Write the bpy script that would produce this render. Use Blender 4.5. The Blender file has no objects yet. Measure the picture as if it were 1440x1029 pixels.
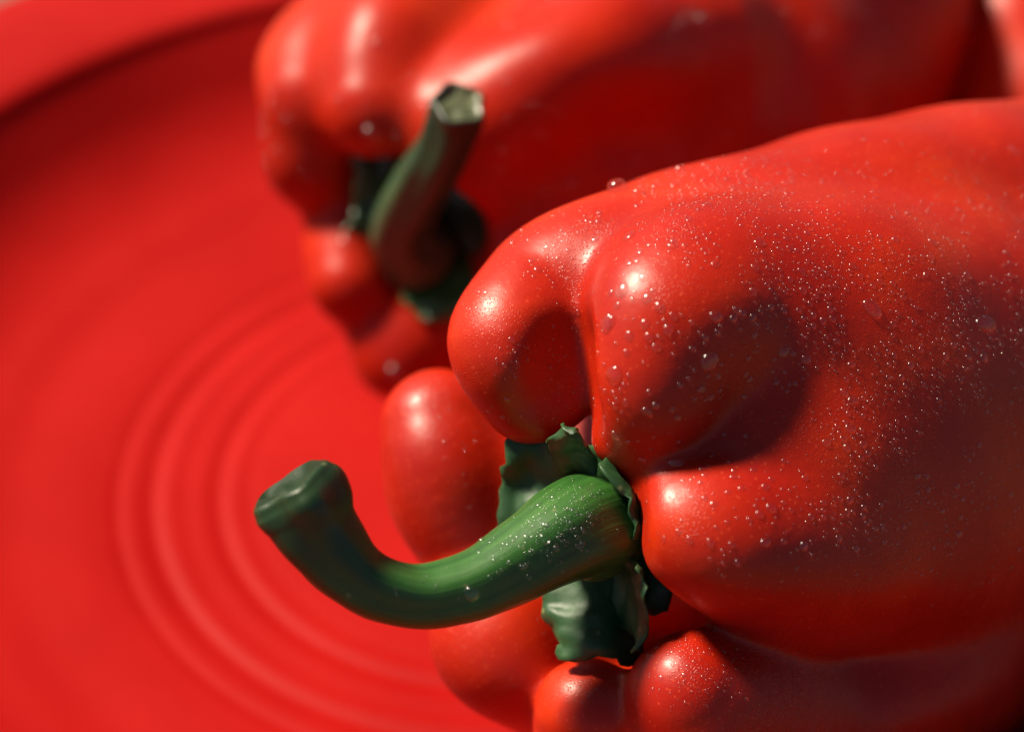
import bpy, math, random
import numpy as np
from mathutils import Vector, Matrix, noise
from mathutils.bvhtree import BVHTree

# ------------------------------------------------------------------ camera, light, exposure
SC = bpy.context.scene
COL = SC.collection
rnd = random.Random(7)
np.random.seed(7)

E = math.radians(41.6)                      # camera looks down by this much
RT = np.array([1.0, 0.0, 0.0])
UP = np.array([0.0, math.sin(E), math.cos(E)])
BK = np.array([0.0, -math.cos(E), math.sin(E)])
FPX = 3400.0                                # focal length in photo pixels (85 mm lens)

def cam_rel(u, v, d):
    """pixel and depth (m) -> vector from the camera, world axes"""
    return (u - 720.0) / FPX * d * RT - (v - 514.5) / FPX * d * UP - d * BK

CAM = -cam_rel(691, 678, 0.44)              # the bowl's centre is the world origin

def W(u, v, dcm):
    return CAM + cam_rel(u, v, dcm / 100.0)

cd = bpy.data.cameras.new('camera')
cam = bpy.data.objects.new('camera', cd)
COL.objects.link(cam)
cam.location = Vector(CAM)
cam.rotation_euler = (math.pi / 2 - E, 0, 0)
cd.lens = 85.0
cd.sensor_width = 36.0
cd.clip_start = 0.01
cd.clip_end = 50.0
cd.dof.use_dof = True
cd.dof.focus_distance = 0.340
cd.dof.aperture_fstop = 7.5
cd.dof.aperture_blades = 8
SC.camera = cam

SUN = Vector((-0.57, 0.31, 0.76)).normalized()
world = bpy.data.worlds.new("World")
SC.world = world
world.use_nodes = True
wn = world.node_tree
bg = wn.nodes['Background']
sky = wn.nodes.new('ShaderNodeTexSky')
sky.sky_type = 'NISHITA'
sky.sun_disc = False
sky.sun_elevation = math.asin(SUN.z)
sky.sun_rotation = math.atan2(SUN.x, SUN.y)
wn.links.new(sky.outputs[0], bg.inputs[0])
bg.inputs[1].default_value = 0.03
sd = bpy.data.lights.new('sun', 'SUN')
sun = bpy.data.objects.new('sun', sd)
COL.objects.link(sun)
sun.location = SUN * 2
sun.rotation_euler = SUN.to_track_quat('Z', 'Y').to_euler()
sd.energy = 5.0
sd.angle = math.radians(9.0)
sd.color = (1.0, 0.87, 0.68)

SC.view_settings.view_transform = 'Standard'
SC.view_settings.look = 'None'
SC.view_settings.exposure = 0.86
SC.view_settings.gamma = 1.0
SC.render.engine = 'CYCLES'
SC.cycles.use_denoising = True
SC.cycles.max_bounces = 10
SC.cycles.transparent_max_bounces = 16
SC.cycles.sample_clamp_indirect = 4.0

# ------------------------------------------------------------------ materials
def new_mat(name):
    m = bpy.data.materials.new(name)
    m.use_nodes = True
    nt = m.node_tree
    return m, nt, nt.nodes['Principled BSDF']

def node(nt, kind, **kw):
    n = nt.nodes.new(kind)
    for k, v in kw.items():
        if k.startswith('i_'):
            key = k[2:].replace('_', ' ')
            n.inputs[key].default_value = v
        else:
            setattr(n, k, v)
    return n

def ramp(nt, stops):
    r = nt.nodes.new('ShaderNodeValToRGB')
    while len(r.color_ramp.elements) < len(stops):
        r.color_ramp.elements.new(0.5)
    for e, (p, c) in zip(r.color_ramp.elements, stops):
        e.position = p
        e.color = (*c, 1) if len(c) == 3 else c
    return r

def pepper_material(name, wet):
    m, nt, p = new_mat(name)
    L = nt.links.new
    tc = node(nt, 'ShaderNodeTexCoord')
    n1 = node(nt, 'ShaderNodeTexNoise', i_Scale=38.0, i_Detail=4.0)
    L(tc.outputs['Object'], n1.inputs['Vector'])
    r = ramp(nt, [(0.30, (0.31, 0.006, 0.001)), (0.55, (0.42, 0.014, 0.0015)), (0.75, (0.54, 0.034, 0.003))])
    L(n1.outputs['Fac'], r.inputs[0])
    # faint pale pores in the skin
    v = node(nt, 'ShaderNodeTexVoronoi', i_Scale=900.0)
    L(tc.outputs['Object'], v.inputs['Vector'])
    pr = ramp(nt, [(0.08, (0.35, 0.35, 0.35)), (0.22, (0, 0, 0))])
    L(v.outputs['Distance'], pr.inputs[0])
    mx = node(nt, 'ShaderNodeMix', data_type='RGBA')
    L(pr.outputs[0], mx.inputs[0])
    L(r.outputs[0], mx.inputs[6])
    mx.inputs[7].default_value = (0.80, 0.10, 0.03, 1)
    L(mx.outputs[2], p.inputs['Base Color'])
    n2 = node(nt, 'ShaderNodeTexNoise', i_Scale=420.0, i_Detail=3.0)
    L(tc.outputs['Object'], n2.inputs['Vector'])
    b = node(nt, 'ShaderNodeBump', i_Strength=0.16, i_Distance=0.0005)
    L(n2.outputs['Fac'], b.inputs['Height'])
    last = b
    if wet:
        # condensation: tiny raised beads, denser in some patches
        v2 = node(nt, 'ShaderNodeTexVoronoi', i_Scale=2600.0)
        L(tc.outputs['Object'], v2.inputs['Vector'])
        r2 = ramp(nt, [(0.0, (1, 1, 1)), (0.35, (0, 0, 0))])
        L(v2.outputs['Distance'], r2.inputs[0])
        n3 = node(nt, 'ShaderNodeTexNoise', i_Scale=60.0, i_Detail=2.0)
        L(tc.outputs['Object'], n3.inputs['Vector'])
        r3 = ramp(nt, [(0.42, (0, 0, 0)), (0.58, (1, 1, 1))])
        L(n3.outputs['Fac'], r3.inputs[0])
        mm = node(nt, 'ShaderNodeMath', operation='MULTIPLY')
        L(r2.outputs[0], mm.inputs[0]); L(r3.outputs[0], mm.inputs[1])
        b2 = node(nt, 'ShaderNodeBump', i_Strength=0.5, i_Distance=0.00018)
        L(mm.outputs[0], b2.inputs['Height'])
        L(b.outputs[0], b2.inputs['Normal'])
        last = b2
    L(last.outputs[0], p.inputs['Normal'])
    p.inputs['Roughness'].default_value = 0.43
    p.inputs['Specular IOR Level'].default_value = 0.18
    p.inputs['Coat Weight'].default_value = 0.36
    p.inputs['Coat Roughness'].default_value = 0.33
    L(last.outputs[0], p.inputs['Coat Normal'])
    p.inputs['Subsurface Weight'].default_value = 0.22
    p.inputs['Subsurface Radius'].default_value = (1.0, 0.12, 0.05)
    p.inputs['Subsurface Scale'].default_value = 0.004
    return m

M_PEP = pepper_material('wet_red_pepper_skin', True)
M_PEP2 = pepper_material('red_pepper_skin', False)
M_PEP2.node_tree.nodes['Principled BSDF'].inputs['Coat Weight'].default_value = 0.16
M_PEP2.node_tree.nodes['Principled BSDF'].inputs['Coat Roughness'].default_value = 0.34

def stem_material(name, cols, tip=(0.008, 0.016, 0.008), rough=0.38):
    m, nt, p = new_mat(name)
    L = nt.links.new
    tc = node(nt, 'ShaderNodeTexCoord')
    uv = node(nt, 'ShaderNodeUVMap', uv_map='along')
    mp = node(nt, 'ShaderNodeMapping')
    mp.inputs['Scale'].default_value = (34.0, 2.2, 1.0)        # long fibres
    L(uv.outputs[0], mp.inputs['Vector'])
    fb = node(nt, 'ShaderNodeTexNoise', i_Scale=1.0, i_Detail=6.0, i_Roughness=0.65, i_Distortion=0.4)
    L(mp.outputs[0], fb.inputs['Vector'])
    n1 = node(nt, 'ShaderNodeTexNoise', i_Scale=110.0, i_Detail=6.0, i_Roughness=0.65)
    L(tc.outputs['Object'], n1.inputs['Vector'])
    av = node(nt, 'ShaderNodeMath', operation='MULTIPLY_ADD')
    L(fb.outputs['Fac'], av.inputs[0]); av.inputs[1].default_value = 0.55
    hf = node(nt, 'ShaderNodeMath', operation='MULTIPLY'); hf.inputs[1].default_value = 0.45
    L(n1.outputs['Fac'], hf.inputs[0]); L(hf.outputs[0], av.inputs[2])
    r = ramp(nt, [(0.38, cols[0]), (0.50, cols[1]), (0.64, cols[2])])
    L(av.outputs[0], r.inputs[0])
    # colour darkens towards the cut, standing in for the shaded far end
    sx = node(nt, 'ShaderNodeSeparateXYZ')
    L(uv.outputs[0], sx.inputs[0])
    ad = node(nt, 'ShaderNodeMath', operation='MULTIPLY_ADD'); ad.inputs[1].default_value = 0.5
    L(n1.outputs['Fac'], ad.inputs[0]); L(sx.outputs['Y'], ad.inputs[2])
    rr = ramp(nt, [(0.70, (0, 0, 0)), (1.20, (0.8, 0.8, 0.8))])
    rr.color_ramp.elements[1].position = 1.0
    L(ad.outputs[0], rr.inputs[0])
    mx = node(nt, 'ShaderNodeMix', data_type='RGBA')
    L(rr.outputs[0], mx.inputs[0]); L(r.outputs[0], mx.inputs[6])
    mx.inputs[7].default_value = (*tip, 1)
    # small brown nicks
    v = node(nt, 'ShaderNodeTexVoronoi', i_Scale=230.0)
    L(tc.outputs['Object'], v.inputs['Vector'])
    pr = ramp(nt, [(0.05, (0.7, 0.7, 0.7)), (0.12, (0, 0, 0))])
    L(v.outputs['Distance'], pr.inputs[0])
    m3 = node(nt, 'ShaderNodeMix', data_type='RGBA')
    L(pr.outputs[0], m3.inputs[0]); L(mx.outputs[2], m3.inputs[6]); m3.inputs[7].default_value = (0.16, 0.17, 0.07, 1)
    L(m3.outputs[2], p.inputs['Base Color'])
    b = node(nt, 'ShaderNodeBump', i_Strength=0.55, i_Distance=0.0005)
    L(av.outputs[0], b.inputs['Height'])
    L(b.outputs[0], p.inputs['Normal'])
    p.inputs['Roughness'].default_value = rough
    p.inputs['Subsurface Weight'].default_value = 0.08
    p.inputs['Subsurface Radius'].default_value = (0.5, 1.0, 0.2)
    p.inputs['Subsurface Scale'].default_value = 0.001
    return m

M_STEM = stem_material('green_stem', [(0.015, 0.070, 0.010), (0.028, 0.105, 0.016), (0.052, 0.150, 0.028)])
M_SEPAL = stem_material('dark_green_calyx', [(0.008, 0.036, 0.012), (0.020, 0.072, 0.022), (0.07, 0.16, 0.05)], rough=0.5)
M_STEM2 = stem_material('olive_stem', [(0.015, 0.042, 0.018), (0.028, 0.068, 0.030), (0.06, 0.11, 0.045)])
M_CUT = stem_material('dried_stem_cut', [(0.007, 0.016, 0.007), (0.015, 0.034, 0.014), (0.08, 0.09, 0.07)], rough=0.6)
M_CUT.node_tree.nodes['Principled BSDF'].inputs['Specular IOR Level'].default_value = 0.2
M_CUT2 = stem_material('pale_stem_cut', [(0.035, 0.045, 0.02), (0.10, 0.11, 0.055), (0.19, 0.19, 0.10)])

def glaze_material():
    m, nt, p = new_mat('red_glaze')
    L = nt.links.new
    tc = node(nt, 'ShaderNodeTexCoord')
    n1 = node(nt, 'ShaderNodeTexNoise', i_Scale=22.0, i_Detail=4.0)
    L(tc.outputs['Object'], n1.inputs['Vector'])
    r = ramp(nt, [(0.3, (0.29, 0.0030, 0.0022)), (0.7, (0.36, 0.0065, 0.0048))])
    L(n1.outputs['Fac'], r.inputs[0])
    L(r.outputs[0], p.inputs['Base Color'])
    n2 = node(nt, 'ShaderNodeTexNoise', i_Scale=120.0, i_Detail=3.0)
    L(tc.outputs['Object'], n2.inputs['Vector'])
    b = node(nt, 'ShaderNodeBump', i_Strength=0.08, i_Distance=0.001)
    L(n2.outputs['Fac'], b.inputs['Height'])
    L(b.outputs[0], p.inputs['Normal'])
    p.inputs['Roughness'].default_value = 0.52
    p.inputs['Specular IOR Level'].default_value = 0.09
    p.inputs['Coat Weight'].default_value = 0.0
    p.inputs['Coat Roughness'].default_value = 0.3
    return m
M_GLAZE = glaze_material()

def water_material():
    m = bpy.data.materials.new('water')
    m.use_nodes = True
    nt = m.node_tree
    nt.nodes.clear()
    L = nt.links.new
    out = node(nt, 'ShaderNodeOutputMaterial')
    gl = node(nt, 'ShaderNodeBsdfGlass', i_IOR=1.33, i_Roughness=0.02)
    tr = node(nt, 'ShaderNodeBsdfTransparent')
    m1 = node(nt, 'ShaderNodeMixShader')
    m1.inputs[0].default_value = 0.88
    L(gl.outputs[0], m1.inputs[1]); L(tr.outputs[0], m1.inputs[2])
    gs = node(nt, 'ShaderNodeBsdfGlossy', i_Roughness=0.20)
    fr = node(nt, 'ShaderNodeFresnel', i_IOR=1.33)
    ma = node(nt, 'ShaderNodeMapRange')
    ma.inputs['From Min'].default_value = 0.0
    ma.inputs['From Max'].default_value = 0.5
    ma.inputs['To Min'].default_value = 0.058
    ma.inputs['To Max'].default_value = 0.22
    m2 = node(nt, 'ShaderNodeMixShader')
    L(fr.outputs[0], ma.inputs['Value'])
    L(ma.outputs[0], m2.inputs[0]); L(m1.outputs[0], m2.inputs[1]); L(gs.outputs[0], m2.inputs[2])
    L(m2.outputs[0], out.inputs[0])
    return m
M_WATER = water_material()

def wood_material():
    m, nt, p = new_mat('dark_tabletop')
    L = nt.links.new
    tc = node(nt, 'ShaderNodeTexCoord')
    w = node(nt, 'ShaderNodeTexNoise', i_Scale=6.0, i_Detail=8.0)
    L(tc.outputs['Object'], w.inputs['Vector'])
    r = ramp(nt, [(0.3, (0.10, 0.055, 0.035)), (0.7, (0.20, 0.12, 0.08))])
    L(w.outputs['Fac'], r.inputs[0])
    L(r.outputs[0], p.inputs['Base Color'])
    p.inputs['Roughness'].default_value = 0.6
    return m
M_WOOD = wood_material()

# ------------------------------------------------------------------ helpers
def link_mesh(name, verts, faces, mat, parent=None, smooth=True):
    me = bpy.data.meshes.new(name)
    me.from_pydata([tuple(map(float, v)) for v in verts], [], [tuple(map(int, f)) for f in faces])
    me.materials.append(mat)
    if smooth:
        me.polygons.foreach_set('use_smooth', [True] * len(me.polygons))
    me.update()
    o = bpy.data.objects.new(name, me)
    COL.objects.link(o)
    if parent is not None:
        o.parent = parent
        o.matrix_parent_inverse = Matrix.Translation(parent.location).inverted()
    return o

def tag(o, label=None, cat=None, group=None, kind=None):
    if label: o['label'] = label
    if cat: o['category'] = cat
    if group: o['group'] = group
    if kind: o['kind'] = kind
    return o

def empty(name, loc):
    o = bpy.data.objects.new(name, None)
    COL.objects.link(o)
    o.location = Vector(loc)
    o.empty_display_size = 0.01
    return o

def surface_nets(F, org, h):
    """zero surface of the grid F (negative inside) as quads"""
    nx, ny, nz = F.shape
    S = F < 0
    a = np.zeros((nx - 1, ny - 1, nz - 1), np.int16)
    for dx in (0, 1):
        for dy in (0, 1):
            for dz in (0, 1):
                a += S[dx:nx - 1 + dx, dy:ny - 1 + dy, dz:nz - 1 + dz]
    act = (a > 0) & (a < 8)
    idx = -np.ones(act.shape, np.int64)
    I, J, K = np.nonzero(act)
    idx[I, J, K] = np.arange(len(I))
    base = np.stack([I, J, K], 1).astype(float)
    acc = np.zeros((len(I), 3)); cnt = np.zeros(len(I))
    cs = [(x, y, z) for x in (0, 1) for y in (0, 1) for z in (0, 1)]
    for p in cs:
        for q in cs:
            if sum(q) - sum(p) == 1 and all(q[i] >= p[i] for i in range(3)):
                fp = F[I + p[0], J + p[1], K + p[2]]
                fq = F[I + q[0], J + q[1], K + q[2]]
                m = (fp < 0) != (fq < 0)
                t = np.where(m, fp / np.where(m, fp - fq, 1), 0)
                pt = np.array(p)[None] + t[:, None] * (np.array(q) - np.array(p))[None]
                acc += np.where(m[:, None], pt, 0); cnt += m
    V = (base + acc / cnt[:, None]) * h + org
    Q = []
    for ax in range(3):
        o1, o2 = [(1, 2), (2, 0), (0, 1)][ax]
        sl0 = [slice(1, -1)] * 3; sl1 = [slice(1, -1)] * 3
        sl0[ax] = slice(0, -1); sl1[ax] = slice(1, None)
        s0 = S[tuple(sl0)]; s1 = S[tuple(sl1)]
        c = np.stack(np.nonzero(s0 != s1), 1)
        flip = s0[tuple(c.T)]
        off = np.ones(3, int); off[ax] = 0
        c = c + off
        e1 = np.zeros(3, int); e1[o1] = 1
        e2 = np.zeros(3, int); e2[o2] = 1
        q = np.stack([idx[tuple((c - e1 - e2).T)], idx[tuple((c - e2).T)], idx[tuple(c.T)], idx[tuple((c - e1).T)]], 1)
        q[~flip] = q[~flip][:, ::-1]
        Q.append(q)
    return V, np.concatenate(Q)

def relax(V, Q, n):
    e = np.concatenate([Q[:, [0, 1]], Q[:, [1, 2]], Q[:, [2, 3]], Q[:, [3, 0]]])
    e = np.concatenate([e, e[:, ::-1]])
    deg = np.bincount(e[:, 0], minlength=len(V)).astype(float)
    for _ in range(n):
        for lam in (0.55, -0.57):
            s = np.stack([np.bincount(e[:, 0], weights=V[e[:, 1], k], minlength=len(V)) for k in range(3)], 1)
            V = V + lam * (s / deg[:, None] - V)
    return V

def blob_body(lobes, k, h, cuts=()):
    """lobes: chains of (u, v, depth cm, radius cm) in the view's own frame; world-space quads come back"""
    segs = []
    for ci, ch in enumerate(lobes):
        P = [np.append(W(u, v, d) * 100.0, r) for u, v, d, r in ch]
        if len(P) == 1: P = P * 2
        if len(P) > 2: P = catmull(P, 7)
        segs += [((P[i][:3], P[i][3]), (P[i + 1][:3], P[i + 1][3]), ci) for i in range(len(P) - 1)]
    allp = np.array([p for s in segs for p, r in s[:2]]); allr = max(r for s in segs for p, r in s[:2])
    lo = np.min([p - r for s in segs for p, r in s[:2]], 0) - 0.7
    hi = np.max([p + r for s in segs for p, r in s[:2]], 0) + 0.7
    n = np.ceil((hi - lo) / h).astype(int) + 1
    ax = [(lo[i] + h * np.arange(n[i])).astype(np.float32) for i in range(3)]
    X, Y, Z = ax[0][:, None, None], ax[1][None, :, None], ax[2][None, None, :]
    # a gentle wobble so that no lobe is an exact round
    wob = 0.045 * (np.sin(1.7 * X + 0.8 * Y + 1) * np.sin(1.3 * Y - 0.9 * Z) + 0.6 * np.sin(2.9 * Z + 1.1 * X) * np.sin(2.3 * Y + 2))
    S = np.zeros(tuple(n), np.float32)
    cur, B = None, None
    for (p, r0), (q, r1), ci in segs + [((np.zeros(3), 1), (np.ones(3), 1), None)]:
        if ci != cur:
            if B is not None: S += np.exp(np.clip(-B / k, -60, 60))
            if ci is None: break
            B = np.full(tuple(n), 1e3, np.float32); cur = ci
        d = (q - p).astype(np.float32); p = p.astype(np.float32); L2 = np.float32(d @ d)
        mg = 1.3 + max(r0, r1)
        i0 = [int(max(0, (min(p[a], q[a]) - mg - lo[a]) / h)) for a in range(3)]
        i1 = [int(min(n[a], (max(p[a], q[a]) + mg - lo[a]) / h + 2)) for a in range(3)]
        x, y, z = X[i0[0]:i1[0]], Y[:, i0[1]:i1[1]], Z[:, :, i0[2]:i1[2]]
        t = ((x - p[0]) * d[0] + (y - p[1]) * d[1] + (z - p[2]) * d[2]) / L2
        t = np.clip(t, 0, 1)
        D = np.sqrt((x - p[0] - t * d[0]) ** 2 + (y - p[1] - t * d[1]) ** 2 + (z - p[2] - t * d[2]) ** 2) - (np.float32(r0) + t * np.float32(r1 - r0))
        v_ = B[i0[0]:i1[0], i0[1]:i1[1], i0[2]:i1[2]]
        np.minimum(v_, D, out=v_)
    F = -k * np.log(S + 1e-26) + wob
    for (u, v, dd, r, kk) in cuts:                 # hollows, cut smoothly
        c = W(u, v, dd) * 100.0
        D = np.sqrt((X - c[0]) ** 2 + (Y - c[1]) ** 2 + (Z - c[2]) ** 2) - r
        hh = np.clip(0.5 - 0.5 * (F + D) / kk, 0, 1)
        F = F * (1 - hh) - D * hh + kk * hh * (1 - hh)
    V, Q = surface_nets(F.astype(np.float64), lo, h)
    V = relax(V, Q, 14)
    return V / 100.0, Q

def catmull(P, n):
    P = [np.array(p, float) for p in P]
    P = [2 * P[0] - P[1]] + P + [2 * P[-1] - P[-2]]
    out = []
    for i in range(1, len(P) - 2):
        for j in range(n):
            t = j / n
            a, b, c, d = P[i - 1:i + 3]
            out.append(0.5 * ((2 * b) + (c - a) * t + (2 * a - 5 * b + 4 * c - d) * t * t + (3 * b - a - 3 * c + d) * t ** 3))
    out.append(P[-2])
    return np.array(out)

def stem(name, path, mat, cutmat, parent, ridges=5, ridge_amp=0.05, rim=0.12, seed=0, tilt=None):
    """path from the base to the cut end: (u, v, depth cm, radius px)"""
    P = [np.append(W(u, v, d), r / FPX * d / 100.0) for u, v, d, r in path]
    C = catmull(P, 10)
    pts, rad = C[:, :3], C[:, 3]
    N = 40
    T = np.gradient(pts, axis=0)
    T /= np.linalg.norm(T, axis=1)[:, None]
    ref = np.cross(T[0], [0.3, 0.2, 1.0]); ref /= np.linalg.norm(ref)
    V = []
    for i, (p, t, r) in enumerate(zip(pts, T, rad)):
        ref = ref - t * (ref @ t); ref /= np.linalg.norm(ref)
        b = np.cross(t, ref)
        s = i / (len(pts) - 1)
        tt = t
        for j in range(N):
            a = 2 * math.pi * j / N
            w = 1 + ridge_amp * (0.5 + 0.8 * s) * math.cos(ridges * a + 1.3 * s * 3 + seed) + 0.03 * math.sin(2 * a + 5 * s + seed)
            q = p + r * w * (math.cos(a) * ref + math.sin(a) * b)
            nn = noise.noise(Vector(q * 160.0) + Vector((seed, 0, 0)))
            q = q + (q - p) * (0.05 + 0.10 * s ** 3) * nn
            V.append(q)
    F = []
    M = len(pts)
    for i in range(M - 1):
        for j in range(N):
            k = (j + 1) % N
            F.append((i * N + j, i * N + k, (i + 1) * N + k, (i + 1) * N + j))
    t = T[-1]; p = pts[-1]; ring0 = V[(M - 1) * N:]
    def ring(scale, push, jit=0.0):
        st = len(V)
        for j in range(N):
            q = p + (ring0[j] - p) * scale + t * (push * rad[-1])
            q = q + t * rad[-1] * jit * noise.noise(Vector(q * 300.0) + Vector((3.1 + seed, 0, 0)))
            V.append(q)
        return st
    # rounded lip
    prev = (M - 1) * N
    for sc_, pu in ((0.985, 0.07), (0.93, 0.13), (0.86, 0.15)):
        st = ring(sc_, pu * rim / 0.12, 0.06)
        for j in range(N):
            k = (j + 1) % N
            F.append((prev + j, prev + k, st + k, st + j))
        prev = st
    so = link_mesh(name, V, F, mat, parent)
    nv = len(V)
    ul = so.data.uv_layers.new(name='along')
    for pl in so.data.polygons:
        js = [so.data.loops[li].vertex_index % N for li in pl.loop_indices]
        wrap = max(js) - min(js) > N // 2
        for li, j in zip(pl.loop_indices, js):
            i_ = so.data.loops[li].vertex_index // N
            ul.data[li].uv = ((j + (N if wrap and j < N // 2 else 0)) / N, min(1.0, i_ / (M - 1)))
    # the cut face, sunk inside the lip
    V2 = [V[prev + j] for j in range(N)]; F2 = []
    V = V2
    prev = 0
    for sc_, pu in ((0.76, 0.10), (0.60, -0.02), (0.40, 0.03), (0.20, 0.00)):
        st = ring(sc_, pu, 0.30)
        for j in range(N):
            k = (j + 1) % N
            F2.append((prev + j, prev + k, st + k, st + j))
        prev = st
    V.append(p + 0.02 * t * rad[-1])
    for j in range(N):
        F2.append((prev + j, prev + (j + 1) % N, len(V) - 1))
    link_mesh('cut_end', V, F2, cutmat, so)
    return so

def sepal(rows, mat, parent, thick=0.0011, curl=0.0, seed=0, rough=0.0011):
    """rows: across-lines from the foot to the tip, each a list of (u, v, depth cm)"""
    nr = len(rows)
    G = [catmull([W(*p) for p in row], 6) for row in rows]
    m = len(G[0])
    G = np.array([catmull([G[i][j] for i in range(nr)], 6) for j in range(m)])   # m x n x 3
    n = G.shape[1]
    du = np.gradient(G, axis=0); dv = np.gradient(G, axis=1)
    Nn = np.cross(du, dv); Nn /= (np.linalg.norm(Nn, axis=2)[..., None] + 1e-12)
    if (Nn.mean((0, 1)) @ (CAM - G.mean((0, 1)))) < 0: Nn = -Nn
    top = np.zeros_like(G); bot = np.zeros_like(G)
    for i in range(m):
        for j in range(n):
            q = G[i, j]
            ed = max(0.0, 1.0 - min(i, m - 1 - i, n - 1 - j) / 2.5)
            q = q + ed * 0.0014 * np.array(noise.noise_vector(Vector(q * 420.0) + Vector((seed, 0, 0))))
            d = rough * noise.noise(Vector(q * 220.0) + Vector((seed * 3.7, 0, 0))) + rough * 0.5 * noise.noise(Vector(q * 600.0))
            edge = min(i, m - 1 - i, j * 1.0 + 2, n - 1 - j)
            th = thick * min(1.0, 0.25 + edge * 0.35)
            lat = abs(2 * i / (m - 1) - 1)
            top[i, j] = q + Nn[i, j] * (d + th / 2 + curl * lat ** 3)
            bot[i, j] = q + Nn[i, j] * (d - th / 2 + curl * lat ** 3)
    V = list(top.reshape(-1, 3)) + list(bot.reshape(-1, 3))
    F = []; o = m * n
    f = lambda i, j: i * n + j
    for i in range(m - 1):
        for j in range(n - 1):
            F.append((f(i, j), f(i + 1, j), f(i + 1, j + 1), f(i, j + 1)))
            F.append((o + f(i, j), o + f(i, j + 1), o + f(i + 1, j + 1), o + f(i + 1, j)))
    bd = [(i, 0) for i in range(m - 1)] + [(m - 1, j) for j in range(n - 1)] + [(i, n - 1) for i in range(m - 1, 0, -1)] + [(0, j) for j in range(n - 1, 0, -1)]
    for a, b in zip(bd, bd[1:] + bd[:1]):
        F.append((f(*b), f(*a), o + f(*a), o + f(*b)))
    ob = link_mesh('sepal', V, F, mat, parent)
    return ob

# ------------------------------------------------------------------ table and bowl
tz = -0.012
tab = link_mesh('tabletop', [(-1.5, -1.5, tz), (1.5, -1.5, tz), (1.5, 1.5, tz), (-1.5, 1.5, tz),
                             (-1.5, -1.5, tz - .04), (1.5, -1.5, tz - .04), (1.5, 1.5, tz - .04), (-1.5, 1.5, tz - .04)],
                [(0, 1, 2, 3), (7, 6, 5, 4), (0, 4, 5, 1), (1, 5, 6, 2), (2, 6, 7, 3), (3, 7, 4, 0)], M_WOOD, smooth=False)
tag(tab, kind='structure')

def bowl_z(r):
    """height of the bowl's inner surface (m) at radius r (cm)"""
    z = 0.0
    r = r / 1.048
    # three soft steps and their grooves
    def bump(c, w): return math.exp(-((r - c) / w) ** 2)
    def st(c, w): return 1 / (1 + math.exp(-(r - c) / w))
    z += 0.04 * st(4.45, 0.13) - 0.055 * bump(4.72, 0.16)
    z += 0.03 * st(5.2, 0.15)
    z += 0.04 * st(5.55, 0.14) - 0.06 * bump(5.85, 0.18) - 0.012 * bump(5.3, 0.16) - 0.010 * bump(4.2, 0.12)
    z += 0.04 * st(6.3, 0.18) - 0.03 * bump(6.45, 0.12)
    z += 0.10 * st(6.85, 0.2)
    z += 0.012 * math.sin(r * 5.2) * max(0, min(1, (r - 7.2) / 2))
    if r > 6.9:
        z += 0.050 * (r - 6.9) ** 2
    return z

def bowl_profile():
    pr = []
    r = 0.0
    while r < 9.6:
        pr.append((r, bowl_z(r))); r += 0.06 if 4 < r < 8 else 0.15
    x, z = r, bowl_z(r)
    a = math.atan((bowl_z(r) - bowl_z(r - 0.1)) / 0.1)
    i = 0
    while z < 2.35:
        a = min(math.radians(43), a + math.radians(1.6))
        x += 0.12 * math.cos(a); z += 0.12 * math.sin(a)
        pr.append((x, z)); i += 1
    return pr

def lathe(name, pr, mat, parent, N=256):
    V = []; F = []
    first = 0
    if pr[0][0] < 1e-6:
        V.append((0, 0, pr[0][1] / 100)); pr = pr[1:]; first = 1
    for r, z in pr:
        for j in range(N):
            a = 2 * math.pi * j / N
            V.append((r / 100 * math.cos(a), r / 100 * math.sin(a), z / 100))
    if first:
        for j in range(N):
            F.append((0, 1 + j, 1 + (j + 1) % N))
    for i in range(len(pr) - 1):
        for j in range(N):
            k = (j + 1) % N
            F.append((first + i * N + j, first + (i + 1) * N + j, first + (i + 1) * N + k, first + i * N + k))
    return link_mesh(name, V, F, mat, parent)

bowl = empty('bowl', (0, 0, tz))
tag(bowl, 'wide red glazed ceramic bowl with concentric rings holding both peppers', 'bowl')
pr = bowl_profile()
lathe('basin', pr, M_GLAZE, bowl)
xr, zr = pr[-1]
RIM = [(xr + dx, zr + dz) for dx, dz in ((0, 0), (0.06, 0.12), (0.2, 0.22), (0.45, 0.27), (1.0, 0.30), (1.8, 0.33), (2.9, 0.33), (3.1, 0.26), (3.18, 0.12), (3.1, -0.02), (2.8, -0.12), (1.0, -0.2), (0.5, -0.35))]
lathe('rim', RIM, M_GLAZE, bowl)
out = [(xr + 0.5, zr - 0.35), (xr + 0.3, zr - 0.9), (xr - 0.4, zr - 1.8), (xr - 1.8, -0.35), (10.2, -0.6), (9.5, -0.7), (9.4, -1.19), (8.9, -1.19), (8.8, -0.8), (0.01, -0.8)]
lathe('outer_wall', out, M_GLAZE, bowl, 128)

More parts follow.
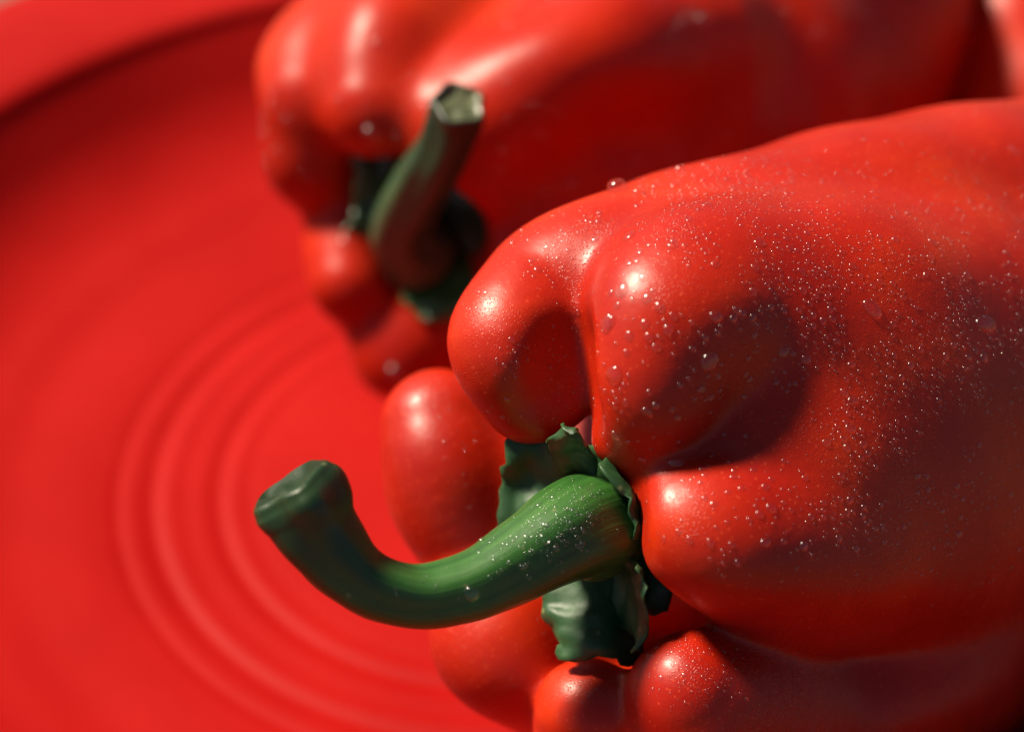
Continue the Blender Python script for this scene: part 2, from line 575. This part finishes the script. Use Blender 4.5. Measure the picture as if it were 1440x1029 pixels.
# ------------------------------------------------------------------ front pepper
A_ = [(752, 545, 35.0, 0.84), (730, 480, 34.9, 1.0), (766, 425, 35.4, 1.06), (838, 402, 35.75, 1.3), (930, 400, 36.6, 1.6), (1100, 440, 38.5, 2.2)]
B_ = [(893, 610, 34.2, 0.68), (917, 535, 33.9, 1.0), (952, 455, 34.1, 1.36), (1010, 440, 34.9, 1.7), (1080, 455, 35.5, 1.95), (1165, 465, 36.2, 2.15), (1270, 470, 37.5, 2.4)]
FILL = [(1030, 675, 35.1, 1.35), (1100, 650, 35.5, 1.95), (1190, 630, 36.7, 2.45), (1330, 620, 38.6, 2.9)]
MID = [(968, 630, 35.3, 1.2), (1040, 600, 35.5, 1.7), (1120, 575, 36.1, 2.35), (1250, 550, 37.8, 2.95)]
C_ = [(950, 724, 34.0, 0.66), (978, 738, 33.8, 0.90), (1040, 752, 34.0, 1.2), (1130, 760, 35.0, 1.5), (1230, 740, 36.3, 1.85), (1380, 700, 38.6, 2.4)]
D_ = [(968, 974, 34.4, 0.86), (1003, 1000, 35.0, 1.2), (1130, 1000, 36.7, 1.6), (1300, 900, 37.8, 1.9)]
E_ = [(831, 996, 35.2, 0.76), (850, 1050, 36.2, 0.95), (960, 1030, 38.0, 1.5)]
G_ = [(614, 598, 37.5, 0.88), (628, 670, 37.3, 0.97), (672, 770, 37.5, 0.92), (696, 860, 37.2, 1.05), (715, 905, 37.0, 1.14), (765, 935, 37.4, 1.15)]
G2 = [(640, 700, 37.8, 0.9), (850, 700, 38.5, 2.0), (1000, 650, 39.0, 3.0)]
BODY = [(1000, 660, 38.0, 2.2), (1100, 600, 38.0, 2.7), (1220, 550, 38.5, 3.2), (1380, 515, 39.5, 3.55), (1560, 500, 41.0, 3.6), (1700, 450, 42.8, 2.9)]
TOP = [(1000, 385, 36.5, 1.52), (1120, 350, 37.2, 1.68), (1260, 322, 38.2, 1.80), (1420, 305, 39.4, 1.88), (1600, 300, 41.2, 1.8)]
fp = empty('bell_pepper', W(1150, 700, 39) * np.array([1, 1, 0]) + np.array([0, 0, 0.004]))
tag(fp, 'large glossy red bell pepper in front, beaded with water, with a long hooked green stem', 'pepper', 'bell peppers in the bowl')
V, Q = blob_body([A_, B_, MID, FILL, C_, D_, E_, G_, G2, BODY, TOP], 0.19, 0.075, cuts=[(792, 738, 33.6, 1.10, 0.4), (868, 850, 34.4, 0.55, 0.3), (799, 495, 33.85, 0.36, 0.6), (792, 568, 33.85, 0.46, 0.6)])
print('front pepper', len(V), 'z min', V[:, 2].min())
fbody = link_mesh('body', V, Q, M_PEP, fp)
FT = BVHTree.FromPolygons([tuple(v) for v in V], [tuple(int(i) for i in q) for q in Q])

# calyx: a small disc under the stem with five sepals, plus a dark sheet added as shade
cal = empty('calyx', W(850, 750, 34.8)); cal.parent = fp
cal.matrix_parent_inverse = Matrix.Translation(fp.location).inverted()
sepal([[(850, 740, 34.7), (855, 700, 34.7), (860, 660, 34.7)],
       [(790, 740, 34.9), (790, 680, 34.9), (812, 625, 34.5)],
       [(735, 750, 35.2), (740, 680, 35.2), (770, 614, 34.9)],
       [(692, 757, 35.2), (706, 680, 35.2), (712, 609, 35.0)]], M_SEPAL, cal, seed=1)
sepal([[(790, 665, 34.8), (820, 665, 34.6), (850, 690, 34.3)],
       [(772, 630, 34.6), (802, 632, 34.2), (836, 655, 34.2)],
       [(780, 612, 34.2), (805, 612, 33.9), (826, 630, 34.0)],
       [(800, 603, 33.8), (810, 600, 33.7), (818, 604, 33.8)]], M_SEPAL, cal, seed=2)
sepal([[(852, 765, 34.8), (855, 700, 34.7), (815, 635, 34.7)],
       [(878, 775, 34.5), (875, 700, 34.4), (835, 632, 34.3)],
       [(892, 772, 34.1), (886, 705, 34.0), (845, 642, 34.0)],
       [(896, 760, 33.8), (886, 712, 33.7), (852, 655, 33.7)]], M_SEPAL, cal, seed=3)
sepal([[(850, 870, 35.0), (860, 800, 35.0), (860, 740, 34.9)],
       [(880, 890, 34.8), (886, 815, 34.6), (876, 765, 34.5)],
       [(893, 905, 34.5), (900, 835, 34.2), (885, 780, 34.1)],
       [(896, 922, 34.2), (912, 855, 33.9), (893, 795, 33.8)]], M_SEPAL, cal, seed=4)
sepal([[(870, 790, 35.0), (820, 800, 35.0), (760, 800, 35.2)],
       [(885, 850, 35.0), (830, 850, 34.8), (760, 842, 35.1)],
       [(893, 900, 35.0), (830, 890, 34.6), (772, 880, 34.9)],
       [(896, 938, 35.0), (842, 926, 34.6), (788, 930, 34.7)]], M_SEPAL, cal, seed=5)
sepal([[(858, 700, 35.1), (858, 760, 35.1), (858, 830, 35.2)],  # added dark sheet, fills the hollow right of the calyx with shade
       [(890, 690, 35.0), (895, 765, 35.0), (890, 850, 35.1)],
       [(912, 705, 34.9), (922, 775, 34.9), (915, 860, 35.0)],
       [(928, 725, 34.8), (938, 790, 34.8), (935, 860, 34.9)]], M_SEPAL, cal, seed=9)
sp = stem('stem', [(860, 740, 35.0, 60), (842, 740, 34.6, 72), (812, 742, 34.1, 70), (752, 778, 33.7, 59), (680, 818, 33.4, 51), (603, 840, 33.2, 46),
                   (545, 833, 33.05, 46), (492, 803, 32.95, 49), (448, 752, 32.85, 59), (428, 717, 32.80, 68), (417, 699, 32.76, 69), (409, 687, 32.73, 63)], M_STEM, M_CUT, fp, ridges=5, ridge_amp=0.055, seed=2)

# ------------------------------------------------------------------ back pepper
bp = empty('bell_pepper', W(850, 250, 47) * np.array([1, 1, 0]) + np.array([0, 0, 0.006]))
tag(bp, 'red bell pepper lying behind the other, out of focus, with a short upright stem', 'pepper', 'bell peppers in the bowl')
LB = [
    [(435, 140, 43.4, 0.86), (470, 90, 44.2, 1.25), (620, 60, 46.2, 2.0)],
    [(435, 225, 43.8, 0.80), (480, 200, 44.6, 1.1), (600, 200, 46.5, 1.9)],
    [(525, 150, 42.2, 0.92), (545, 75, 42.9, 1.2), (650, 20, 45.0, 1.9)],
    [(660, 178, 41.9, 0.95), (740, 132, 41.9, 1.05), (830, 85, 42.2, 1.1), (950, 60, 44.0, 1.6)],
    [(665, 235, 42.2, 0.85), (690, 175, 42.6, 1.3), (790, 110, 43.8, 1.75), (950, 60, 45.5, 2.1), (1180, 0, 47.5, 2.3)],
    [(492, 395, 43.8, 0.72), (510, 340, 44.4, 1.0), (620, 300, 46.0, 2.0)],
    [(570, 490, 44.2, 0.95), (640, 450, 44.8, 1.3), (760, 330, 46.0, 2.2)],
    [(740, 350, 42.8, 1.0), (800, 280, 43.8, 1.8), (1050, 150, 46.5, 2.5)],
    [(700, 250, 46.0, 2.4), (850, 160, 46.6, 3.0), (1050, 80, 47.8, 3.4), (1130, 40, 48.4, 3.2)],
]
V2, Q2 = blob_body(LB, 0.30, 0.10, cuts=[(590, 320, 42.4, 1.15, 0.5)])
print('back pepper', len(V2), 'z min', V2[:, 2].min())
b2 = link_mesh('body', V2, Q2, M_PEP2, bp)
cal2 = empty('calyx', W(600, 330, 44)); cal2.parent = bp
cal2.matrix_parent_inverse = Matrix.Translation(bp.location).inverted()
def back(rows, dz=-4.0):
    return [[(u, v, d + dz) for u, v, d in r] for r in rows]
sepal(back([[(590, 340, 47.6), (590, 280, 47.6), (600, 240, 47.4)], [(545, 335, 47.3), (540, 280, 47.2), (560, 215, 46.9)], [(510, 330, 47.2), (515, 280, 47.1), (525, 205, 46.9)], [(485, 330, 47.0), (500, 285, 47.0), (492, 205, 46.6)]]), M_STEM2, cal2, seed=6, thick=.0014)
sepal(back([[(590, 300, 47.6), (600, 260, 47.4), (610, 230, 47.4)], [(640, 330, 47.1), (650, 290, 46.9), (645, 255, 46.9)], [(668, 360, 46.8), (682, 310, 46.6), (665, 270, 46.6)], [(690, 380, 46.4), (690, 330, 46.4), (680, 290, 46.4)]]), M_STEM2, cal2, seed=7, thick=.0014)
sepal(back([[(570, 350, 47.8), (610, 350, 47.6), (650, 320, 47.4)], [(565, 395, 47.4), (620, 395, 47.2), (685, 380, 47.0)], [(570, 420, 47.1), (625, 425, 47.0), (690, 410, 46.9)], [(590, 450, 46.9), (625, 455, 46.9), (660, 440, 46.9)]]), M_STEM, cal2, seed=8, thick=.0014)
stem('stem', [(592, 358, 43.2, 54), (566, 325, 42.4, 44), (580, 282, 41.6, 41), (606, 238, 40.9, 39), (628, 196, 40.4, 37), (640, 160, 40.1, 40), (643, 148, 39.95, 41)], M_STEM2, M_CUT2, bp, ridges=5, ridge_amp=0.06, seed=5)

# ------------------------------------------------------------------ third pepper, at the right edge of the picture
tp = empty('bell_pepper', W(1500, 60, 50) * np.array([1, 1, 0]) + np.array([0, 0, 0.01]))
tag(tp, 'dark purplish red bell pepper cut off by the top right corner of the frame', 'pepper', 'bell peppers in the bowl')
V3, Q3 = blob_body([[(1442, 50, 48.6, 1.65), (1560, 20, 50.0, 2.1), (1760, -20, 52.0, 2.2)],
                    [(1470, 160, 48.0, 1.7), (1600, 120, 49.5, 2.1), (1780, 60, 51.5, 2.1)]], 0.3, 0.12)
link_mesh('body', V3, Q3, M_PEP2, tp)

# ------------------------------------------------------------------ water droplets
def cap_mesh(name, rings, seg, height, squash=0.0, seed=0):
    V = []; F = []
    for i in range(rings):
        t = i / rings
        a = t * math.pi / 2
        rr = math.cos(a) ** 0.75; zz = math.sin(a) * height
        for j in range(seg):
            b = 2 * math.pi * j / seg
            w = 1 + squash * math.sin(b * 2 + seed) + squash * 0.6 * math.sin(b * 3 + 2 * seed)
            V.append((rr * w * math.cos(b), rr * w * math.sin(b), zz))
    V = [(x, y, -0.12) for x, y, z in V[:seg]] + V
    V.append((0, 0, height))
    R = rings + 1
    for i in range(R - 1):
        for j in range(seg):
            k = (j + 1) % seg
            F.append((i * seg + j, i * seg + k, (i + 1) * seg + k, (i + 1) * seg + j))
    for j in range(seg):
        F.append(((R - 1) * seg + j, (R - 1) * seg + (j + 1) % seg, len(V) - 1))
    F.append(tuple(range(seg - 1, -1, -1)))
    me = bpy.data.meshes.new(name)
    me.from_pydata(V, [], F)
    me.materials.append(M_WATER)
    me.polygons.foreach_set('use_smooth', [True] * len(me.polygons))
    return me, np.array(V), F

CAPS = [cap_mesh('water_droplet', 4, 14, 0.50, 0.05 + 0.03 * s, s) for s in range(4)]
BIGCAP = cap_mesh('water_bead', 10, 32, 0.6, 0.03, 1)[0]
tiny = cap_mesh('tiny', 3, 8, 0.55, 0.06, 1)
bpy.data.meshes.remove(tiny[0])

def frame(n, spin, el=1.0):
    n = Vector(n).normalized()
    a = n.orthogonal().normalized()
    b = n.cross(a)
    x = a * math.cos(spin) + b * math.sin(spin)
    y = n.cross(x)
    return x, y, n

def hit(u, v):
    o = Vector(CAM); d = Vector(cam_rel(u, v, 1.0)).normalized()
    loc, nrm, i, dist = FT.ray_cast(o, d)
    if loc is None: return None
    if nrm.dot(d) > 0: nrm = -nrm
    return loc, nrm

def place(me, loc, nrm, r, label, group=None, el=(1, 1, 1), spin=0, name='water_droplet'):
    x, y, n = frame(nrm, spin)
    o = bpy.data.objects.new(name, me)
    COL.objects.link(o)
    M = Matrix((x * r * el[0], y * r * el[1], n * r * el[2])).transposed().to_4x4()
    M.translation = loc
    o.matrix_world = M
    tag(o, label, 'droplet', group)
    return o

# (u, v, spread u, spread v, weight, mean radius px)
ZONES = [(960, 262, 55, 20, 260, 1.4), (1060, 240, 60, 22, 160, 1.3), (820, 320, 50, 30, 90, 1.3), (1390, 330, 50, 60, 160, 1.5), (1400, 560, 40, 90, 160, 1.6),
         (1000, 300, 75, 45, 420, 1.3), (1080, 330, 60, 50, 160, 1.5), (1235, 400, 105, 95, 900, 1.55), (1150, 440, 40, 60, 120, 1.8), (1360, 430, 60, 90, 260, 1.4), (1250, 250, 130, 40, 60, 1.4),
         (720, 450, 35, 60, 260, 1.4), (735, 370, 30, 22, 110, 1.8), (780, 520, 40, 60, 40, 1.4), (900, 290, 60, 25, 120, 1.4), (1010, 460, 65, 80, 120, 2.6), (900, 430, 40, 60, 50, 3.0), (870, 560, 30, 60, 25, 2.4),
         (1060, 710, 90, 50, 120, 2.4), (1180, 660, 60, 60, 190, 1.9), (1330, 720, 95, 60, 480, 1.4), (1200, 590, 50, 40, 90, 1.8), (1300, 570, 80, 70, 220, 1.4),
         (970, 930, 45, 35, 240, 1.2), (830, 970, 25, 30, 90, 1.2), (625, 580, 30, 40, 24, 1.6), (960, 560, 60, 50, 40, 2.2)]
drops = []
for zu, zv, su, sv, n, rm in ZONES:
    for _ in range(n):
        u = rnd.gauss(zu, su); v = rnd.gauss(zv, sv)
        h = hit(u, v)
        if h is None: continue
        if noise.noise(h[0] * 130.0) < -0.28: continue
        drops.append((h[0], h[1], rm * math.exp(rnd.gauss(0, 0.42)) / FPX * 0.345 * 1.35))
# the rest of the skin, away from the photographed side too
me = fbody.data
cent = [p for p in me.polygons if p.normal.z > -0.35]
for p in rnd.sample(cent, min(len(cent), 5000)):
    c = p.center
    if noise.noise(c * 90.0) < 0.0: continue
    drops.append((c.copy(), p.normal.copy(), 1.1 * math.exp(rnd.gauss(0, 0.3)) / FPX * 0.345))
# stem drops
ST = BVHTree.FromPolygons([tuple(v.co) for v in sp.data.vertices], [tuple(p.vertices) for p in sp.data.polygons])
# keep them apart
drops.sort(key=lambda t: -t[2])
cell = {}
keep = []
for loc, n, r in drops:
    k = (int(loc.x / .0015), int(loc.y / .0015), int(loc.z / .0015))
    ok = True
    for a in (-1, 0, 1):
        for b in (-1, 0, 1):
            for c in (-1, 0, 1):
                for (l2, r2) in cell.get((k[0] + a, k[1] + b, k[2] + c), ()):
                    if (l2 - loc).length < (r + r2) * 1.05: ok = False; break
    if ok:
        cell.setdefault(k, []).append((loc, r)); keep.append((loc, n, r))
print('drops', len(keep))
for i, (loc, n, r) in enumerate(keep[:230]):
    rel = loc - Vector(CAM)
    dd_ = -rel.dot(Vector(BK))
    pu = 720 + rel.dot(Vector(RT)) / dd_ * FPX; pv = 514.5 - rel.dot(Vector(UP)) / dd_ * FPX
    where = ('lower left lobe behind the stem' if pu < 670 and pv > 520 else 'upper left lobe' if pu < 830 and pv < 640 else 'two small bottom lobes' if pv > 870
             else 'lower right lobe' if pv > 620 and pu < 1160 else 'central lobe around the big highlight' if pu < 1120 and pv > 340 else 'top ridge' if pv < 330 else 'broad right flank')
    place(CAPS[i % 4][0], loc, n, r, 'small clear water droplet on the ' + where + ' of the front pepper', 'small droplets on the front pepper', (1, rnd.uniform(1, 1.35), 1), rnd.uniform(0, 6))

def drop_sheet(items, name, label, parent=None):
    TV, TF = tiny[1], tiny[2]
    AV = []; AF = []
    for i, (loc, n, r) in enumerate(items):
        x, y, z = frame(n, rnd.uniform(0, 6))
        Mx = np.array([x * r, y * r * rnd.uniform(1, 1.3), z * r])
        AV.append(TV @ Mx + np.array(loc))
        o = i * len(TV)
        AF += [tuple(k + o for k in f) for f in TF]
    ob = link_mesh(name, np.concatenate(AV), AF, M_WATER)
    tag(ob, label, 'droplets', kind='stuff')
drop_sheet(keep[230:], 'fine_droplets', 'fine spray of tiny water droplets over the front red pepper')

# beads that stand out one by one: (u, v, radius px, stretch, spin, label)
BEADS = [(868, 267, 16, 1.0, 0, 'biggest round water bead standing on the top outline of the front pepper'),
         (955, 240, 8, 1.2, 0, 'small water bead on the top outline, right of the biggest bead'),
         (898, 272, 8, 1.3, 1, 'narrow water bead just right of the biggest bead on the outline'),
         (858, 452, 8, 1.3, 1, 'pale water bead beside the top of the deep crease'),
         (945, 345, 7, 1.2, 1, 'pale water bead above and right of the large white highlight'),
         (1006, 445, 8, 1.3, .5, 'large water bead in the middle of the central lobe'),
         (1036, 436, 6, 1.2, .5, 'water bead right of the large one on the central lobe'),
         (1226, 434, 11, 1.6, .2, 'wide crescent-lit water bead on the upper right of the front pepper'),
         (1386, 455, 13, 1.7, 1.2, 'bright tall water bead near the right edge of the frame'),
         (950, 650, 8, 1.5, .4, 'water bead in the groove above the lower right lobe'),
         (865, 612, 7, 1.2, .4, 'water bead low on the tip of the central lobe'),
         (1084, 714, 7, 1.2, .4, 'large water bead near the front of the lower right lobe'),
         (1130, 767, 7, 1.0, 0, 'round water bead low on the lower right lobe'),
         (1187, 552, 6, 1.3, 0, 'water bead in the dark valley at the middle right of the pepper')]
for u, v, r, el, sp_, lb in BEADS:
    h = hit(u, v)
    if h is None:
        for dv in range(1, 40):
            h = hit(u, v + dv)
            if h: break
    if h is None: continue
    if h[1].dot(Vector(-cam_rel(u, v, 1))) < 0.0: continue
    place(BIGCAP, h[0], h[1], r / FPX * 0.345, lb, None, (1, el, 1.7 if v < 280 else 1.1), sp_, 'water_bead')

def hit_stem(u, v):
    o = Vector(CAM); d = Vector(cam_rel(u, v, 1.0)).normalized()
    loc, nrm, i, dist = ST.ray_cast(o, d)
    if loc is None: return None
    if nrm.dot(d) > 0: nrm = -nrm
    return loc, nrm
sdrops = []
for zu, zv, su, sv, n, rm in [(775, 735, 35, 22, 130, 1.9), (820, 700, 28, 22, 160, 1.3), (740, 775, 40, 18, 45, 2.6), (650, 810, 60, 20, 14, 2.0)]:
    for _ in range(n):
        h = hit_stem(rnd.gauss(zu, su), rnd.gauss(zv, sv))
        if h: sdrops.append((h[0], h[1], rm * math.exp(rnd.gauss(0, 0.4)) / FPX * 0.34))
drop_sheet(sdrops, 'fine_stem_droplets', 'tiny water droplets clustered on top of the hooked green stem')
for u, v, r, lb in [(663, 834, 11, 'large water bead low on the middle of the hooked green stem'), (766, 757, 8, 'water bead in the droplet cluster near the base of the green stem')]:
    h = hit_stem(u, v)
    if h: place(BIGCAP, h[0], h[1], r / FPX * 0.335, lb, None, (1, 1.1, 1), 0, 'water_bead')

# droplets on the pepper behind
BT = BVHTree.FromPolygons([tuple(v) for v in V2], [tuple(int(i) for i in q) for q in Q2])
bd_ = []
for p in rnd.sample(list(b2.data.polygons), 5000):
    if p.normal.z < -0.2 or noise.noise(p.center * 70.0) < 0.1: continue
    bd_.append((p.center.copy(), p.normal.copy(), 2.6 * math.exp(rnd.gauss(0, 0.5)) / FPX * 0.42))
for u, v, r in [(762, 192, 9), (706, 214, 8), (803, 260, 9), (530, 60, 7), (486, 340, 9), (556, 527, 15)]:
    o = Vector(CAM); d = Vector(cam_rel(u, v, 1.0)).normalized()
    loc, nrm, i, dist = BT.ray_cast(o, d)
    if loc is not None: bd_.append((loc, nrm, r / FPX * 0.43))
drop_sheet(bd_, 'fine_droplets', 'out of focus water droplets scattered over the pepper behind')
